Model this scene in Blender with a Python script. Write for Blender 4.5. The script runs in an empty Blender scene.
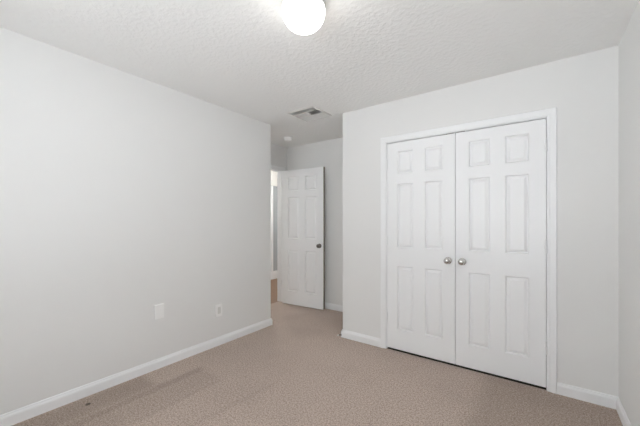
import bpy, bmesh, math, random
from mathutils import Vector, Matrix
C = bpy.context.scene.collection
PI = math.pi

# ------------------------------------------------------------------ dimensions (metres), solved from the photograph
H = 2.44
EYE = 1.2563
YAW = 0.6275
FPX = 302.23
XL, XR = -2.6468, 0.4304          # left and right walls
YC, YB, Y0 = 2.8146, 3.6119, -0.53  # closet wall, alcove back wall, wall behind the camera
XN, YE, XC = -3.2736, 2.6316, -1.7382  # doorway wall of the alcove, end of left wall, corner of closet wall
T = 0.115

# ------------------------------------------------------------------ camera, world, light, exposure
cam_d = bpy.data.cameras.new('camera')
cam = bpy.data.objects.new('camera', cam_d); C.objects.link(cam)
cam.location = (0, 0, EYE)
cam.rotation_euler = (PI/2, 0, YAW)
cam_d.sensor_width = 36.0
cam_d.lens = FPX/640*36
cam_d.shift_y = 8.9/640
cam_d.clip_start = 0.02
bpy.context.scene.camera = cam

SKY_STRENGTH = 4.5
GROUND_STRENGTH = 7.4      # unseen ground, made brighter than the sky to lift the ceiling
LAMP_STRENGTH = 7.5
HALL_POWER = 31.0
world = bpy.data.worlds.new('daylight'); bpy.context.scene.world = world
world.use_nodes = True
wn = world.node_tree.nodes
wn['Background'].inputs[0].default_value = (0.925, 0.965, 1.0, 1)
wl = world.node_tree.links
wtc = wn.new('ShaderNodeTexCoord'); wsp = wn.new('ShaderNodeSeparateXYZ'); wmr = wn.new('ShaderNodeMapRange')
wmr.inputs['From Min'].default_value = -0.02; wmr.inputs['From Max'].default_value = 0.02
wmr.inputs['To Min'].default_value = GROUND_STRENGTH; wmr.inputs['To Max'].default_value = SKY_STRENGTH
wl.new(wtc.outputs['Generated'], wsp.inputs[0]); wl.new(wsp.outputs[2], wmr.inputs['Value']); wl.new(wmr.outputs[0], wn['Background'].inputs[1])

WX0, WX1, WZ0, WZ1 = -1.75, 0.05, 0.75, 2.12      # window in the wall behind the camera
pd = bpy.data.lights.new('window_portal', 'AREA')
pd.shape = 'RECTANGLE'; pd.size = WX1-WX0; pd.size_y = WZ1-WZ0
pd.cycles.is_portal = True
po = bpy.data.objects.new('window_portal', pd); C.objects.link(po)
po.location = ((WX0+WX1)/2, Y0-T-0.01, (WZ0+WZ1)/2)
po.rotation_euler = (PI/2, 0, PI)                     # shines towards +y

hl = bpy.data.lights.new('hall_fill_light', 'POINT'); hl.energy = HALL_POWER; hl.shadow_soft_size = 0.12  # added fill light without a fixture, brightens the hall and alcove
hl.color = (1.0, 0.98, 0.95)
ho = bpy.data.objects.new('hall_fill_light', hl); C.objects.link(ho); ho.location = (-4.0, 3.68, 2.2)

sc = bpy.context.scene
vs = sc.view_settings
sc.display_settings.display_device = 'sRGB'
vs.view_transform = 'Standard'; vs.look = 'None'; vs.gamma = 1.0; vs.use_curve_mapping = False
vs.exposure = 0.06
sc.cycles.diffuse_bounces = 8
sc.cycles.max_bounces = 12
sc.cycles.caustics_reflective = False
sc.cycles.caustics_refractive = False

# ------------------------------------------------------------------ materials
def lin(c):
    return tuple((v/12.92 if v <= 0.04045 else ((v+0.055)/1.055)**2.4) for v in (x/255 for x in c)) + (1,)

def base_mat(name, rgb, rough=0.6, metal=0.0, spec=0.5):
    m = bpy.data.materials.new(name); m.use_nodes = True
    b = m.node_tree.nodes['Principled BSDF']
    b.inputs['Base Color'].default_value = lin(rgb)
    b.inputs['Roughness'].default_value = rough
    b.inputs['Metallic'].default_value = metal
    b.inputs['Specular IOR Level'].default_value = spec
    return m, m.node_tree.nodes, m.node_tree.links, b

def add_bump(n, l, b, scale, strength, dist, detail=4.0, rough=0.55, ramp=None):
    tc = n.new('ShaderNodeTexCoord'); nz = n.new('ShaderNodeTexNoise')
    nz.inputs['Scale'].default_value = scale; nz.inputs['Detail'].default_value = detail
    nz.inputs['Roughness'].default_value = rough
    l.new(tc.outputs['Object'], nz.inputs['Vector'])
    src = nz.outputs['Fac']
    if ramp:
        r = n.new('ShaderNodeValToRGB'); r.color_ramp.elements[0].position = ramp[0]; r.color_ramp.elements[1].position = ramp[1]
        l.new(src, r.inputs['Fac']); src = r.outputs['Color']
    bp = n.new('ShaderNodeBump'); bp.inputs['Strength'].default_value = strength; bp.inputs['Distance'].default_value = dist
    l.new(src, bp.inputs['Height']); l.new(bp.outputs['Normal'], b.inputs['Normal'])
    return tc, nz

def mottled(name, c1, c2, scale, rough, bump=None, spec=0.5):
    m, n, l, b = base_mat(name, c1, rough, spec=spec)
    tc = n.new('ShaderNodeTexCoord'); nz = n.new('ShaderNodeTexNoise'); nz.inputs['Scale'].default_value = scale
    nz.inputs['Detail'].default_value = 3
    mx = n.new('ShaderNodeMix'); mx.data_type = 'RGBA'
    mx.inputs[6].default_value = lin(c1); mx.inputs[7].default_value = lin(c2)
    l.new(tc.outputs['Object'], nz.inputs['Vector']); l.new(nz.outputs['Fac'], mx.inputs[0]); l.new(mx.outputs[2], b.inputs['Base Color'])
    if bump: add_bump(n, l, b, *bump)
    return m

M = {}
M['wall'] = mottled('wall_paint', (232, 232, 231), (234, 234, 233), 1.2, 0.75, (180, 0.06, 0.002), 0.3)
M['ceiling'] = mottled('ceiling_texture', (242, 242, 241), (239, 239, 238), 3.0, 0.9, (34, 0.35, 0.004, 3, 0.5, (0.42, 0.62)), 0.2)
M['trim'] = mottled('trim_paint', (241, 242, 243), (243, 244, 245), 4, 0.36, (60, 0.02, 0.001))
M['door'] = mottled('door_paint', (242, 243, 244), (244, 245, 246), 4, 0.34, (70, 0.05, 0.001))
M['plate'] = mottled('cover_plastic', (244, 244, 243), (246, 246, 245), 8, 0.35)
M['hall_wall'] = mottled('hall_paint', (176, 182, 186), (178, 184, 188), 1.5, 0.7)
M['white'] = mottled('white_enamel', (238, 237, 233), (240, 239, 235), 9, 0.4)
M['insert'] = mottled('insert_plastic', (220, 220, 217), (222, 222, 219), 8, 0.35)
M['duct'] = base_mat('duct_metal', (70, 68, 66), 0.7)[0]
M['rubber'] = base_mat('white_rubber', (232, 230, 226), 0.6)[0]
M['gap_shade'] = mottled('closet_gap_shade', (52, 45, 40), (44, 38, 34), 12, 0.9)  # shade under the closet doors put into the floor colour
M['edge'] = mottled('dark_door_edge', (128, 116, 104), (116, 104, 94), 30, 0.7)  # darker and browner than the door faces

m, n, l, b = base_mat('satin_nickel', (205, 203, 200), 0.16, 1.0)
add_bump(n, l, b, 300, 0.02, 0.0005); M['nickel'] = m
m, n, l, b = base_mat('dark_steel', (118, 114, 110), 0.3, 1.0)
add_bump(n, l, b, 200, 0.03, 0.0005); M['steel'] = m

# lit glass of the ceiling lamp
m, n, l, b = base_mat('lit_opal_glass', (250, 248, 242), 0.25)
b.inputs['Emission Color'].default_value = (1.0, 0.975, 0.93, 1); b.inputs['Emission Strength'].default_value = LAMP_STRENGTH
M['lamp'] = m
# window pane: clear, thin
m = bpy.data.materials.new('window_glass'); m.use_nodes = True
n, l = m.node_tree.nodes, m.node_tree.links
n.remove(n['Principled BSDF'])
tr = n.new('ShaderNodeBsdfTransparent'); gl = n.new('ShaderNodeBsdfGlossy'); gl.inputs['Roughness'].default_value = 0.02
mx = n.new('ShaderNodeMixShader'); mx.inputs[0].default_value = 0.06
l.new(tr.outputs[0], mx.inputs[1]); l.new(gl.outputs[0], mx.inputs[2]); l.new(mx.outputs[0], n['Material Output'].inputs[0])
M['glass'] = m

# carpet: speckled beige pile, with vacuum tracks and painted shade strips
def carpet():
    m, n, l, b = base_mat('carpet_pile', (170, 152, 140), 0.95, spec=0.1)
    tc = n.new('ShaderNodeTexCoord')
    def noise(scale, detail, rough=0.6):
        z = n.new('ShaderNodeTexNoise'); z.inputs['Scale'].default_value = scale; z.inputs['Detail'].default_value = detail
        z.inputs['Roughness'].default_value = rough; l.new(tc.outputs['Object'], z.inputs['Vector']); return z.outputs['Fac']
    def math_(op, a, c, clamp=False):
        k = n.new('ShaderNodeMath'); k.operation = op; k.use_clamp = clamp
        for i, v in enumerate((a, c)):
            if isinstance(v, (int, float)): k.inputs[i].default_value = v
            else: l.new(v, k.inputs[i])
        return k.outputs[0]
    def ramp(v, p0, p1):
        k = n.new('ShaderNodeMapRange'); k.interpolation_type = 'SMOOTHSTEP'
        k.inputs['From Min'].default_value = p0; k.inputs['From Max'].default_value = p1
        l.new(v, k.inputs['Value']); return k.outputs['Result']
    fine = noise(150, 4, 0.8); mid = noise(75, 3, 0.7); big = noise(2.4, 2)
    speck = math_('ADD', math_('MULTIPLY', fine, 0.6), math_('MULTIPLY', mid, 0.4))
    cr = n.new('ShaderNodeValToRGB')
    e = cr.color_ramp.elements
    e[0].position = 0.41; e[0].color = lin(CARPET_D); e[1].position = 0.585; e[1].color = lin(CARPET_L)
    l.new(speck, cr.inputs['Fac'])
    # vacuum tracks and painted shade: strips running along the room, wobbling edges
    sp = n.new('ShaderNodeSeparateXYZ'); l.new(tc.outputs['Object'], sp.inputs[0])
    wob = math_('MULTIPLY', math_('SUBTRACT', noise(7, 3), 0.5), 0.06)
    dark = None
    for (ax, ay, bx, by, w, s) in TRACKS_SHADE:
        L = math.hypot(bx-ax, by-ay); ux, uy = (bx-ax)/L, (by-ay)/L
        dx = math_('SUBTRACT', sp.outputs[0], ax); dy = math_('SUBTRACT', sp.outputs[1], ay)
        t = math_('ADD', math_('MULTIPLY', dx, ux), math_('MULTIPLY', dy, uy))
        q = math_('ADD', math_('SUBTRACT', math_('MULTIPLY', dx, -uy), math_('MULTIPLY', dy, -ux)), wob)
        q = math_('ABSOLUTE', q, 0)
        a = math_('SUBTRACT', 1.0, ramp(q, w*0.5-min(0.3*w, 0.10), w*0.5+min(0.3*w, 0.10)))
        tt = math_('ADD', t, wob)
        a = math_('MULTIPLY', a, math_('MULTIPLY', ramp(tt, -0.05, 0.05), math_('SUBTRACT', 1.0, ramp(tt, L-0.05, L+0.05))))
        a = math_('MULTIPLY', a, s)
        dark = a if dark is None else math_('MAXIMUM', dark, a)
    dark = math_('ADD', dark, math_('MULTIPLY', ramp(big, 0.45, 0.65), 0.12), True)
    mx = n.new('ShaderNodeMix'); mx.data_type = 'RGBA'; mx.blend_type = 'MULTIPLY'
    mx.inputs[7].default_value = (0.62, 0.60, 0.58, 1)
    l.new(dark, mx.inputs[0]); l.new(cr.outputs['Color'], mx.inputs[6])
    # small dark spot near the left wall
    vd = n.new('ShaderNodeVectorMath'); vd.operation = 'DISTANCE'; vd.inputs[1].default_value = (-2.52, 0.748, 0)
    l.new(tc.outputs['Object'], vd.inputs[0])
    spot = math_('SUBTRACT', 1.0, ramp(math_('ADD', vd.outputs['Value'], wob), 0.006, 0.018))
    ms = n.new('ShaderNodeMix'); ms.data_type = 'RGBA'; ms.inputs[7].default_value = lin((70, 58, 50))
    l.new(math_('MULTIPLY', spot, 0.85), ms.inputs[0]); l.new(mx.outputs[2], ms.inputs[6]); l.new(ms.outputs[2], b.inputs['Base Color'])
    bp = n.new('ShaderNodeBump'); bp.inputs['Strength'].default_value = 0.7; bp.inputs['Distance'].default_value = 0.006
    l.new(speck, bp.inputs['Height']); l.new(bp.outputs['Normal'], b.inputs['Normal'])
    b.inputs['Sheen Weight'].default_value = 0.15
    return m
CARPET_D, CARPET_L = (148, 130, 118), (211, 194, 182)
# (x0, y0, x1, y1, width, strength) on the floor
TRACKS_SHADE = [(-2.52, -0.6, -2.50, 1.15, 0.27, 0.62), (-2.325, 0.2, -2.337, 1.51, 0.085, 0.58), (-2.19, 0.2, -2.20, 1.50, 0.25, 0.30),
          (-2.075, 0.2, -2.06, 1.48, 0.05, 0.30), (-1.80, 0.4, -1.66, 1.75, 0.04, 0.14), (0.02, -0.5, 0.05, 2.80, 0.80, 0.48), (-2.45, 2.72, -1.78, 3.60, 0.9, 0.22)]  # last two strips paint the light falloff by the right wall and in the alcove
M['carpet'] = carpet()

def wood():
    m, n, l, b = base_mat('hall_wood', (150, 112, 84), 0.4)
    tc = n.new('ShaderNodeTexCoord'); mp = n.new('ShaderNodeMapping'); mp.inputs['Scale'].default_value = (2, 14, 1)
    nz = n.new('ShaderNodeTexNoise'); nz.inputs['Scale'].default_value = 3; nz.inputs['Detail'].default_value = 5
    cr = n.new('ShaderNodeValToRGB'); cr.color_ramp.elements[0].color = lin((112, 86, 68)); cr.color_ramp.elements[1].color = lin((156, 124, 100))
    l.new(tc.outputs['Object'], mp.inputs[0]); l.new(mp.outputs[0], nz.inputs['Vector']); l.new(nz.outputs['Fac'], cr.inputs['Fac']); l.new(cr.outputs[0], b.inputs['Base Color'])
    return m
M['wood'] = wood()

# ------------------------------------------------------------------ helpers
def tag(o, label=None, cat=None, group=None, kind=None):
    if label: o['label'] = label
    if cat: o['category'] = cat
    if group: o['group'] = group
    if kind: o['kind'] = kind
    return o

def empty(name, loc, rz=0.0):
    o = bpy.data.objects.new(name, None); C.objects.link(o); o.location = loc; o.rotation_euler = (0, 0, rz)
    o.empty_display_size = 0.1
    return o

def obj(name, bm, mat, parent=None, loc=None, smooth=False):
    me = bpy.data.meshes.new(name)
    bmesh.ops.recalc_face_normals(bm, faces=bm.faces[:])
    bm.to_mesh(me); bm.free()
    for p in me.polygons: p.use_smooth = smooth
    if smooth: me.set_sharp_from_angle(angle=math.radians(38))
    me.materials.append(mat)
    o = bpy.data.objects.new(name, me); C.objects.link(o)
    if parent: o.parent = parent
    if loc: o.location = loc
    return o

def box(bm, x0, x1, y0, y1, z0, z1, bev=0.0, seg=2, only=None):
    vs_ = [bm.verts.new((x, y, z)) for x in (x0, x1) for y in (y0, y1) for z in (z0, z1)]
    q = [(0,1,3,2), (4,6,7,5), (0,4,5,1), (2,3,7,6), (0,2,6,4), (1,5,7,3)]
    fs = [bm.faces.new([vs_[i] for i in f]) for f in q]
    if bev:
        es = list({e for f in fs for e in f.edges})
        if only: es = [e for e in es if only((e.verts[0].co+e.verts[1].co)/2, e)]
        bmesh.ops.bevel(bm, geom=es, offset=bev, segments=seg, affect='EDGES', profile=0.5)
    return bm

def lathe(bm, prof, n=32, axis='z', cx=0, cy=0, cz=0):
    rings = []
    for (r, h) in prof:
        ring = []
        for k in range(n):
            a = 2*PI*k/n; c, s = r*math.cos(a), r*math.sin(a)
            p = {'z': (c, s, h), 'y': (c, h, s), 'x': (h, c, s)}[axis]
            ring.append(bm.verts.new((p[0]+cx, p[1]+cy, p[2]+cz)))
        rings.append(ring)
    for a, b_ in zip(rings, rings[1:]):
        for k in range(n):
            bm.faces.new((a[k], a[(k+1) % n], b_[(k+1) % n], b_[k]))
    for r in (rings[0], rings[-1]): bm.faces.new(r)
    bmesh.ops.remove_doubles(bm, verts=bm.verts[:], dist=1e-6)
    return bm

def sweep(bm, path, nrm, prof):
    """mitred moulding: profile (a, b) with a along dir x nrm, b along nrm"""
    nrm = Vector(nrm); P = [Vector(p) for p in path]
    dirs = [(P[i+1]-P[i]).normalized() for i in range(len(P)-1)]
    rings = []
    for i, p in enumerate(P):
        if i == 0: off = dirs[0].cross(nrm)
        elif i == len(P)-1: off = dirs[-1].cross(nrm)
        else:
            p1, p2 = dirs[i-1].cross(nrm), dirs[i].cross(nrm)
            off = (p1+p2).normalized(); off = off/off.dot(p1)
        rings.append([bm.verts.new(p+off*a+nrm*b_) for a, b_ in prof])
    k = len(prof)
    for r0, r1 in zip(rings, rings[1:]):
        for j in range(k): bm.faces.new((r0[j], r0[(j+1) % k], r1[(j+1) % k], r1[j]))
    bm.faces.new(rings[0]); bm.faces.new(rings[-1])
    return bm

NB = bmesh.new

# ------------------------------------------------------------------ room shell
bm = NB(); box(bm, XN-0.055, XR+T, Y0-T, YC+0.006, -0.08, 0); box(bm, XN-0.055, XC+0.05, YC+0.006, YB+T, -0.08, 0)
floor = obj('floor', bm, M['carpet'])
tag(floor, 'beige brown cut pile carpet with faint vacuum tracks and painted shade strips', 'carpet', kind='structure')
hf = obj('floor_hall', box(NB(), -5.2, XN-0.055, 2.2, 5.4, -0.08, -0.006), M['wood'])
tag(hf, 'brown wood floor of the hall seen through the open doorway', 'floor', kind='structure')

tag(obj('floor_closet', box(NB(), XC+0.05, XR+T, YC+0.006, YB+T, -0.08, -0.012), M['gap_shade']), 'closet floor coloured dark as the shade under the closed doors', 'floor', kind='structure')

# ceiling with the hole of the air register
VX0, VX1, VY0, VY1 = -2.212, -1.862, 2.447, 2.790
hx0, hx1, hy0, hy1 = VX0+0.03, VX1-0.03, VY0+0.03, VY1-0.03
bm = NB()
CX0, CX1, CY0, CY1 = -5.2, XR+T, Y0-T, 5.4
box(bm, CX0, hx0, CY0, CY1, H, H+0.1); box(bm, hx1, CX1, CY0, CY1, H, H+0.1)
box(bm, hx0, hx1, CY0, hy0, H, H+0.1); box(bm, hx0, hx1, hy1, CY1, H, H+0.1)
tag(obj('ceiling', bm, M['ceiling']), 'white ceiling with knockdown texture', 'ceiling', kind='structure')

vert = lambda x, y: (lambda m_, e: abs(m_.x-x) < 1e-4 and abs(m_.y-y) < 1e-4)
def wall(name, label, boxes, mat='wall'):
    bm = NB()
    for bx in boxes:
        bm2 = NB(); box(bm2, *bx[:6], *(bx[6:] if len(bx) > 6 else ()))
        me = bpy.data.meshes.new('tmp'); bm2.to_mesh(me); bm2.free(); bm.from_mesh(me); bpy.data.meshes.remove(me)
    return tag(obj(name, bm, M[mat], smooth=False), label, 'wall', kind='structure')

wall('wall_left', 'long plain pale grey wall on the left with two cover plates', [(XL-T, XL, Y0-T, YE, 0, H, 0.008, 3, vert(XL, YE))])
wall('wall_return', 'short pale grey wall turning into the alcove behind the left wall', [(XN-T, XL-T, YE-T, YE, 0, H)])
TN = 0.095
DY0, DY1, DZ = 2.688, 3.490, 2.052      # clear opening of the doorway, between the jambs
wall('wall_alcove_left', 'shaded wall over the open doorway of the alcove',
     [(XN-TN, XN, YE, DY0-0.018, 0, H), (XN-TN, XN, DY1+0.018, YB+T, 0, H), (XN-TN, XN, DY0-0.018, DY1+0.018, DZ+0.018, H)])
wall('wall_alcove', 'pale grey wall at the back of the alcove behind the open door', [(XN, XR+T, YB, YB+T, 0, H)])
wall('wall_closet_side', 'narrow side of the closet block facing the alcove', [(XC, XC+T, YC+T, YB, 0, H)])
OX0, OX1, OZ = -1.2245, 0.0445, 2.035   # clear closet opening between the jambs
wall('wall_closet', 'pale grey wall around the white double closet doors',
     [(XC, OX0-0.018, YC, YC+T, 0, H, 0.006, 3, vert(XC, YC)), (OX1+0.018, XR, YC, YC+T, 0, H), (OX0-0.018, OX1+0.018, YC, YC+T, OZ+0.018, H)])
wall('wall_right', 'sliver of pale grey wall at the right edge', [(XR, XR+T, Y0-T, YB, 0, H)])
wall('wall_rear', 'wall with the window behind the viewpoint',
     [(XL, WX0, Y0-T, Y0, 0, H), (WX1, XR, Y0-T, Y0, 0, H), (WX0, WX1, Y0-T, Y0, 0, WZ0), (WX0, WX1, Y0-T, Y0, WZ1, H)])
# hall beyond the doorway
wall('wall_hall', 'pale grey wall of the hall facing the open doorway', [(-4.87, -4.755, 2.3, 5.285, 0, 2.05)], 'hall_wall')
wall('wall_hall_left', 'end wall of the hall out of view', [(-5.2, XN-T, 2.2, 2.3, 0, H)])
wall('wall_hall_right', 'far end wall of the hall out of view', [(-5.2, XN, 5.285, 5.4, 0, H)])
wall('wall_hall_near', 'hall side of the wall beside the alcove', [(XN-T, XN, YB+T, 5.285, 0, H), (XN-T, XN, 2.3, YE-T, 0, H)])
wall('wall_hall_header', 'bright white header above the hall wall seen through the doorway', [(-5.0, -4.70, 2.3, 5.285, 2.05, H)], 'white')

# window behind the camera
w = empty('window_1', ((WX0+WX1)/2, Y0-0.06, WZ0)); tag(w, 'white framed window behind the viewpoint', 'window', kind='structure')
hw, hh = (WX1-WX0)/2, WZ1-WZ0
bm = NB()
for a in ((-hw, -hw+.04, 0, hh), (hw-.04, hw, 0, hh), (-hw+.04, hw-.04, 0, .04), (-hw+.04, hw-.04, hh-.04, hh), (-.025, .025, .04, hh-.04)):
    box(bm, a[0], a[1], -0.03, 0.03, a[2], a[3])
obj('window_frame', bm, M['trim'], w)
for s in (-1, 1):
    x0, x1 = (-hw+.04, -.025) if s < 0 else (.025, hw-.04)
    obj('window_pane', box(NB(), x0, x1, -0.002, 0.002, .04, hh-.04), M['glass'], w)
obj('window_sill', box(NB(), -hw-.04, hw+.04, 0.06, 0.12, -0.028, 0.0, .004), M['trim'], w)

# ------------------------------------------------------------------ baseboards and casings
BASE = [(0, 0.0), (0.013, 0.0), (0.013, 0.056), (0.0115, 0.065), (0.0075, 0.073), (0.006, 0.081), (0.003, 0.084), (0, 0.084)]
def baseboard(name, label, path):
    bm = sweep(NB(), [(x, y, 0) for x, y in path], (0, 0, 1), BASE)
    tag(obj(name, bm, M['trim']), label, 'baseboard', kind='structure')
CW = 0.055
baseboard('baseboard_left', 'white baseboard along the long left wall', [(XL, Y0), (XL, YE), (XN+0.018, YE)])
baseboard('baseboard_alcove', 'white baseboard behind the open door in the alcove', [(XN+0.018, YB), (XC, YB)])
baseboard('baseboard_closet_left', 'short white baseboard left of the closet doors, wrapping the corner', [(XC, YB-0.014), (XC, YC), (OX0-0.006-CW, YC)])
baseboard('baseboard_closet_right', 'short white baseboard between the closet casing and the right corner', [(OX1+0.006+CW, YC), (XR, YC)])
baseboard('baseboard_right', 'white baseboard along the right wall at the frame edge', [(XR, YC-0.014), (XR, Y0)])
baseboard('baseboard_rear', 'white baseboard under the window behind the viewpoint', [(XR-0.014, Y0), (XL+0.014, Y0)])
bm = sweep(NB(), [(-4.755, 2.32, -0.006), (-4.755, 5.27, -0.006)], (0, 0, 1), [(a, z*2.1) for a, z in BASE])
tag(obj('baseboard_hall', bm, M['trim']), 'tall white baseboard on the hall wall through the doorway', 'baseboard', kind='structure')

CASE = [(0, 0), (0, 0.007), (0.006, 0.010), (0.012, 0.0095), (0.018, 0.012), (0.038, 0.0155), (0.050, 0.0165), (CW-0.003, 0.0150), (CW, 0.011), (CW, 0)]
def casing(name, label, path, nrm, jambs, extra=()):
    e = empty(name, path[0]); tag(e, label, 'door frame', kind='structure')
    o = Vector(path[0])
    obj('casing', sweep(NB(), [Vector(p)-o for p in path], nrm, CASE), M['trim'], e)
    bm = NB()
    for j in jambs: box(bm, j[0]-o.x, j[1]-o.x, j[2]-o.y, j[3]-o.y, j[4]-o.z, j[5]-o.z)
    obj('jamb', bm, M['trim'], e)
    for nm, bx in extra:
        obj(nm, box(NB(), bx[0]-o.x, bx[1]-o.x, bx[2]-o.y, bx[3]-o.y, bx[4]-o.z, bx[5]-o.z), M['trim'], e)
    return e
g = 0.006
casing('trim_1', 'white casing around the double closet doors', [(OX1+g, YC, 0), (OX1+g, YC, OZ+g), (OX0-g, YC, OZ+g), (OX0-g, YC, 0)], (0, -1, 0),
       [(OX0-.018, OX0, YC, YC+T, 0, OZ+.018), (OX1, OX1+.018, YC, YC+T, 0, OZ+.018), (OX0, OX1, YC, YC+T, OZ, OZ+.018)])
casing('trim_2', 'white casing of the open doorway in the alcove', [(XN, DY1+g, 0), (XN, DY1+g, DZ+g), (XN, DY0-g, DZ+g), (XN, DY0-g, 0)], (1, 0, 0),
       [(XN-TN, XN, DY0-.018, DY0, 0, DZ+.018), (XN-TN, XN, DY1, DY1+.018, 0, DZ+.018), (XN-TN, XN, DY0, DY1, DZ, DZ+.018)])

# white corner post of the hall, left edge of the view through the doorway
tag(obj('trim_3', box(NB(), -4.755, -4.715, 4.705, 4.76, 0.17, 2.05, .003), M['trim']), 'white upright trim on the hall wall through the doorway', 'trim', kind='structure')

# ------------------------------------------------------------------ six-panel doors
PZ = [(0.213, 0.827), (1.006, 1.626), (1.722, 1.940)]
def door_slab(W, Z0, Z1, th, cols, g_in=0.009, g_d=0.012):
    """front face at y=0, back face at y=th; hole for each panel with a sloped sticking"""
    bm = NB()
    xs = sorted({0, W} | {v for c in cols for v in c}); zs = sorted({Z0, Z1} | {v for c in PZ for v in c})
    def is_panel(i, k):
        return any(abs(xs[i]-c[0]) < 1e-6 for c in cols) and any(abs(zs[k]-p[0]) < 1e-6 for p in PZ)
    for y, sgn in ((0, 1), (th, -1)):
        gv = {(i, k): bm.verts.new((xs[i], y, zs[k])) for i in range(len(xs)) for k in range(len(zs))}
        for i in range(len(xs)-1):
            for k in range(len(zs)-1):
                ring = [gv[i, k], gv[i+1, k], gv[i+1, k+1], gv[i, k+1]]
                if not is_panel(i, k): bm.faces.new(ring)
                else:
                    x0, x1, z0, z1 = xs[i]+g_in, xs[i+1]-g_in, zs[k]+g_in, zs[k+1]-g_in
                    r2 = [bm.verts.new(c) for c in ((x0, y+sgn*g_d, z0), (x1, y+sgn*g_d, z0), (x1, y+sgn*g_d, z1), (x0, y+sgn*g_d, z1))]
                    for j in range(4): bm.faces.new((ring[j], ring[(j+1) % 4], r2[(j+1) % 4], r2[j]))
                    if sgn > 0:     # reveal through the slab, hidden behind the panel
                        r3 = [bm.verts.new((v.co.x, th-g_d, v.co.z)) for v in r2]
                        for j in range(4): bm.faces.new((r2[j], r2[(j+1) % 4], r3[(j+1) % 4], r3[j]))
    for k in range(len(zs)-1):
        for x in (0, W):
            bm.faces.new([bm.verts.new((x, y, z)) for y, z in ((0, zs[k]), (th, zs[k]), (th, zs[k+1]), (0, zs[k+1]))])
    for i in range(len(xs)-1):
        for z in (Z0, Z1):
            bm.faces.new([bm.verts.new((x, y, z)) for x, y in ((xs[i], 0), (xs[i+1], 0), (xs[i+1], th), (xs[i], th))])
    bmesh.ops.remove_doubles(bm, verts=bm.verts[:], dist=1e-5)
    return bm

def door_panel(w_, h_, th, g_d=0.012):
    """raised panel, local origin at its lower left front corner of the groove"""
    bm = NB()
    lv = [(0, g_d), (0.002, g_d), (0.022, 0.0025), (0.0225, 0.001), (0.026, 0.001)]
    lv2 = [(a, th-d) for a, d in lv]
    prev = None; loops = []
    for (a, y) in lv[::-1] + lv2:
        loops.append([bm.verts.new(c) for c in ((a, y, a), (w_-a, y, a), (w_-a, y, h_-a), (a, y, h_-a))])
    for r0, r1 in zip(loops, loops[1:]):
        for j in range(4): bm.faces.new((r0[j], r0[(j+1) % 4], r1[(j+1) % 4], r1[j]))
    bm.faces.new(loops[0]); bm.faces.new(loops[-1])
    return bm

def knob_mesh(bm, side=-1, y0=0.0):
    p = [(0.0125, -0.001), (0.0125, 0.020), (0.018, 0.024), (0.0245, 0.031), (0.0275, 0.040), (0.0265, 0.049), (0.021, 0.057), (0.012, 0.0615), (0.004, 0.0625), (0.0, 0.0626)]
    return lathe(bm, [(r, y0+side*h) for r, h in p], 32, 'y')
def rose_mesh(bm, side=-1, y0=0.0):
    return lathe(bm, [(0.0, y0), (0.031, y0), (0.031, y0+side*0.004), (0.026, y0+side*0.0075), (0.013, y0+side*0.009), (0.0, y0+side*0.009)], 32, 'y')

def make_door(name, label, loc, rz, W, Z0, Z1, knob_x, knob_z, hinge_x, hinges, back_knob=False, knob_mat='nickel', th=0.035, cat='door'):
    d = empty(name, loc, rz); tag(d, label, cat, kind='structure')
    st = 0.105 if W < 0.7 else 0.114
    mu = 0.108
    pw = (W-2*st-mu)/2
    cols = [(st, st+pw), (st+pw+mu, W-st)]
    obj('door_slab', door_slab(W, Z0, Z1, th, cols), M['door'], d)
    for c in cols:
        for z in PZ:
            obj('raised_panel', door_panel(pw-0.018, z[1]-z[0]-0.018, th), M['door'], d, (c[0]+0.009, 0, z[0]+0.009))
    sides = [(-1, 0.0)] + ([(1, th)] if back_knob else [])
    for s, y in sides:
        k = obj('door_knob', knob_mesh(NB(), s, y), M[knob_mat], d, (knob_x, 0, knob_z), True); k['label'] = 'satin nickel door knob' if knob_mat == 'nickel' else 'dark nickel door knob'
        obj('rosette', rose_mesh(NB(), s, y), M[knob_mat], k, None, True)
    for hz in hinges:
        bm = NB()
        for j in range(3):
            lathe(bm, [(0, -0.044+j*0.0298), (0.0078, -0.044+j*0.0298), (0.0078, -0.0152+j*0.0298), (0, -0.0152+j*0.0298)], 20, 'z')
        lathe(bm, [(0, 0.045), (0.0045, 0.045), (0.003, 0.050), (0, 0.051)], 12, 'z')
        obj('hinge', bm, M['trim'], d, (hinge_x, -0.0084, hz), True)
    return d

HZ = (0.315, 1.068, 1.822)
SEAM0, SEAM1 = -0.5930, -0.5885
dl = make_door('door_1', 'left leaf of the white six panel closet doors', (OX0+.003, YC+0.004, 0), 0, SEAM0-OX0-.003, 0.018, 2.0285,
          -0.650-OX0-.003, 0.916, 0.0005, HZ)
dr = make_door('door_2', 'right leaf of the white six panel closet doors', (SEAM1, YC+0.004, 0), 0, OX1-.003-SEAM1, 0.018, 2.0285,
          -0.534-SEAM1, 0.916, OX1-.003-SEAM1-0.0005, HZ)
# spring catches over the meeting edges of the leaves
for d, x0, x1 in ((dl, -0.075, -0.010), (dr, 0.006, 0.075)):
    o = SEAM0-OX0-.003 if d is dl else 0
    k = obj('spring_catch', box(NB(), o+x0, o+x1, -0.003, 0.022, 2.0286, 2.0345), M['steel'], d); k['label'] = 'dark steel catch on the top edge'

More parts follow.
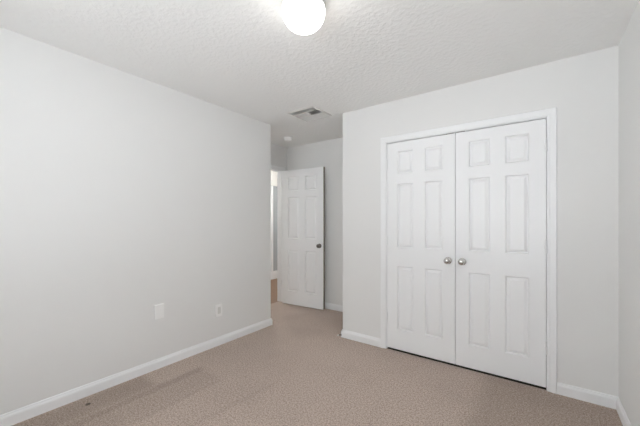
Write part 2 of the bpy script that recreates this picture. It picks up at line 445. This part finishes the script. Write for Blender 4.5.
# alcove door, standing open in front of the alcove's back wall
ax, ay, bx, by = -3.205, 3.4235, -2.470, 3.488
DW = 0.738
rz = math.atan2(by-ay, bx-ax)
dn = make_door('door_3', 'white six panel door standing open in the alcove', (ax, ay, 0), rz, DW, 0.012, 2.038, DW-0.062, 0.915, -0.006, HZ, back_knob=True, knob_mat='steel')
k = obj('door_edge', box(NB(), DW, DW+0.001, 0.001, 0.034, 0.012, 2.038), M['edge'], dn); k['label'] = 'dark brown door edge'
k = obj('latch_plate', box(NB(), DW+0.001, DW+0.0025, 0.006, 0.029, 0.887, 0.943), M['steel'], dn); k['label'] = 'dark steel latch plate on the door edge'

# ------------------------------------------------------------------ ceiling light
LX, LY = -1.016, 1.252
lt = empty('ceiling_light', (LX, LY, H)); tag(lt, 'round white ceiling lamp switched on, at the top of the picture', 'ceiling light')
obj('lamp_base', lathe(NB(), [(0, 0), (0.100, 0), (0.104, -0.004), (0.112, -0.030), (0.116, -0.046), (0.116, -0.052), (0.110, -0.053), (0, -0.050)], 64), M['white'], lt, None, True)
R, ZC, D = 0.114, -0.066, 0.166
pr = [(0.0, -0.053), (0.110, -0.053), (0.113, -0.058)]
pr += [(R*math.cos(i*PI/2/18), ZC-(D+ZC)*math.sin(i*PI/2/18)) for i in range(18)] + [(0.0, -D)]
obj('lamp_shade', lathe(NB(), pr, 64), M['lamp'], lt, None, True)

# ------------------------------------------------------------------ air register in the ceiling
M['vent'] = mottled('vent_enamel', (222, 221, 218), (225, 224, 221), 9, 0.5)
av = empty('air_vent', ((VX0+VX1)/2, (VY0+VY1)/2, H)); tag(av, 'square white air register in the ceiling before the alcove', 'air vent')
ox, oy = (VX0+VX1)/2, (VY0+VY1)/2
a, b2 = (VX1-VX0)/2, (VY1-VY0)/2
bm = NB(); fw = 0.014
PR = [(0, 0), (0, -0.004), (0.003, -0.007), (fw, -0.010), (fw, 0)]
lp = [(-a, -b2), (a, -b2), (a, b2), (-a, b2)]
rings = [[bm.verts.new((x-math.copysign(p, x), y-math.copysign(p, y), z)) for x, y in lp] for p, z in PR]
for i in range(len(PR)):
    r0, r1 = rings[i], rings[(i+1) % len(PR)]
    for j in range(4): bm.faces.new((r0[j], r0[(j+1) % 4], r1[(j+1) % 4], r1[j]))
# dividing bars between the four louvre fields
yA, yBm, xM = 2.540-oy, 2.648-oy, -2.022-ox
ix, iy = a-fw, b2-fw
box(bm, -ix, ix, yA-.003, yA+.003, -0.010, -0.001); box(bm, -ix, ix, yBm-.003, yBm+.003, -0.010, -0.001)
box(bm, xM-.003, xM+.003, yA+.003, yBm-.003, -0.010, -0.001)
obj('vent_frame', bm, M['vent'], av)
def louvres(x0, x1, y0, y1, along, throw, n_, span):
    bm = NB()
    for i in range(n_):
        f = (i+0.5)/n_
        u0, u1 = -throw*span/2, throw*span/2      # upper edge, lower edge
        z0, z1 = 0.006, -0.008
        c = (y0+f*(y1-y0)) if along == 'x' else (x0+f*(x1-x0))
        t_ = 0.0012
        pts = [(c+u0, z0), (c+u1, z1), (c+u1+t_, z1+t_*0.5), (c+u0+t_, z0+t_*0.5)]
        if along == 'x': ends = [[bm.verts.new((x, u, z)) for u, z in pts] for x in (x0, x1)]
        else: ends = [[bm.verts.new((u, y, z)) for u, z in pts] for y in (y0, y1)]
        for j in range(4): bm.faces.new((ends[0][j], ends[0][(j+1) % 4], ends[1][(j+1) % 4], ends[1][j]))
        bm.faces.new(ends[0]); bm.faces.new(ends[1])
    obj('louvre_bank', bm, M['vent'], av)
louvres(-ix, ix, -iy, yA-.003, 'x', -1, 6, 0.011)
louvres(-ix, ix, yBm+.003, iy, 'x', 1, 6, 0.0135)
louvres(-ix, xM-.003, yA+.003, yBm-.003, 'y', -1, 9, 0.0147)
louvres(xM+.003, ix, yA+.003, yBm-.003, 'y', 1, 5, 0.0237)
bm = NB()
q = (hx0-ox, hx1-ox, hy0-oy, hy1-oy)
for f in ((q[0]-.004, q[0], q[2]-.004, q[3]+.004), (q[1], q[1]+.004, q[2]-.004, q[3]+.004), (q[0], q[1], q[2]-.004, q[2]), (q[0], q[1], q[3], q[3]+.004)):
    box(bm, *f, 0.101, 0.32)
box(bm, q[0], q[1], q[2], q[3], 0.32, 0.325)
obj('duct', bm, M['duct'], av)

# ------------------------------------------------------------------ smoke detector
sd = empty('smoke_detector', (-2.869, 3.186, H)); tag(sd, 'small white smoke detector on the alcove ceiling', 'smoke detector')
obj('mounting_ring', lathe(NB(), [(0, 0), (0.062, 0), (0.062, -0.010), (0, -0.010)], 40), M['plate'], sd, None, True)
obj('body', lathe(NB(), [(0, -0.010), (0.056, -0.010), (0.055, -0.030), (0.048, -0.040), (0.030, -0.046), (0, -0.048)], 40), M['plate'], sd, None, True)
obj('test_button', lathe(NB(), [(0, -0.044), (0.010, -0.044), (0.010, -0.0495), (0, -0.050)], 20), M['plate'], sd, (0.022, -0.018, 0.001), True)

# ------------------------------------------------------------------ wall plates on the left wall
def plate(name, label, y, z, cat, kind, hw=0.039, hh=0.061):
    e = empty(name, (XL, y, z)); tag(e, label, cat)
    bm = NB(); box(bm, 0, 0.009, -hw, hw, -hh, hh, 0.003, 2, lambda m_, e_: m_.x > 0.0089)
    obj('cover_plate', bm, M['plate'], e)
    for s in (-1, 1):
        zz = s*(0.0483 if kind == 'decora' else 0.030)
        if kind == 'blank' : zz = s*0.042
        obj('screw', lathe(NB(), [(0, 0.0085), (0.0032, 0.0085), (0.0030, 0.0102), (0, 0.0105)], 14, 'x'), M['plate'], e, (0, 0, zz), True)
    if kind == 'decora':
        k = obj('socket_insert', box(NB(), 0.0088, 0.0125, -0.0167, 0.0167, -0.0335, 0.0335, 0.0012), M['insert'], e); k['label'] = 'slightly greyer rectangular insert'
    return e
plate('blank_cover_plate', 'white blank wall plate, the left one low on the left wall', 1.292, 0.486, 'wall plate', 'blank')
plate('power_outlet', 'white power outlet on the left wall nearer the alcove corner', 1.888, 0.356, 'outlet', 'decora')

# ------------------------------------------------------------------ door stop on the baseboard corner
ds = empty('door_stop', (XC-0.010, YC-0.012, 0.026), math.radians(-118)); tag(ds, 'small spring door stop with white tip on the baseboard corner by the alcove', 'door stop')
bm = NB()
lathe(bm, [(0, 0.0), (0.010, 0.0), (0.009, 0.005), (0.0055, 0.007), (0, 0.007)], 18, 'x')
for i in range(6): lathe(bm, [(0.004, 0.006+i*.004), (0.0062, 0.008+i*.004), (0.004, 0.010+i*.004)], 14, 'x')
k = obj('spring', bm, M['steel'], ds, None, True); k['label'] = 'dark metal spring'
k = obj('rubber_tip', lathe(NB(), [(0, 0.030), (0.007, 0.030), (0.0085, 0.034), (0.0085, 0.042), (0.006, 0.046), (0, 0.047)], 18, 'x'), M['rubber'], ds, None, True)
k['label'] = 'white rubber tip'
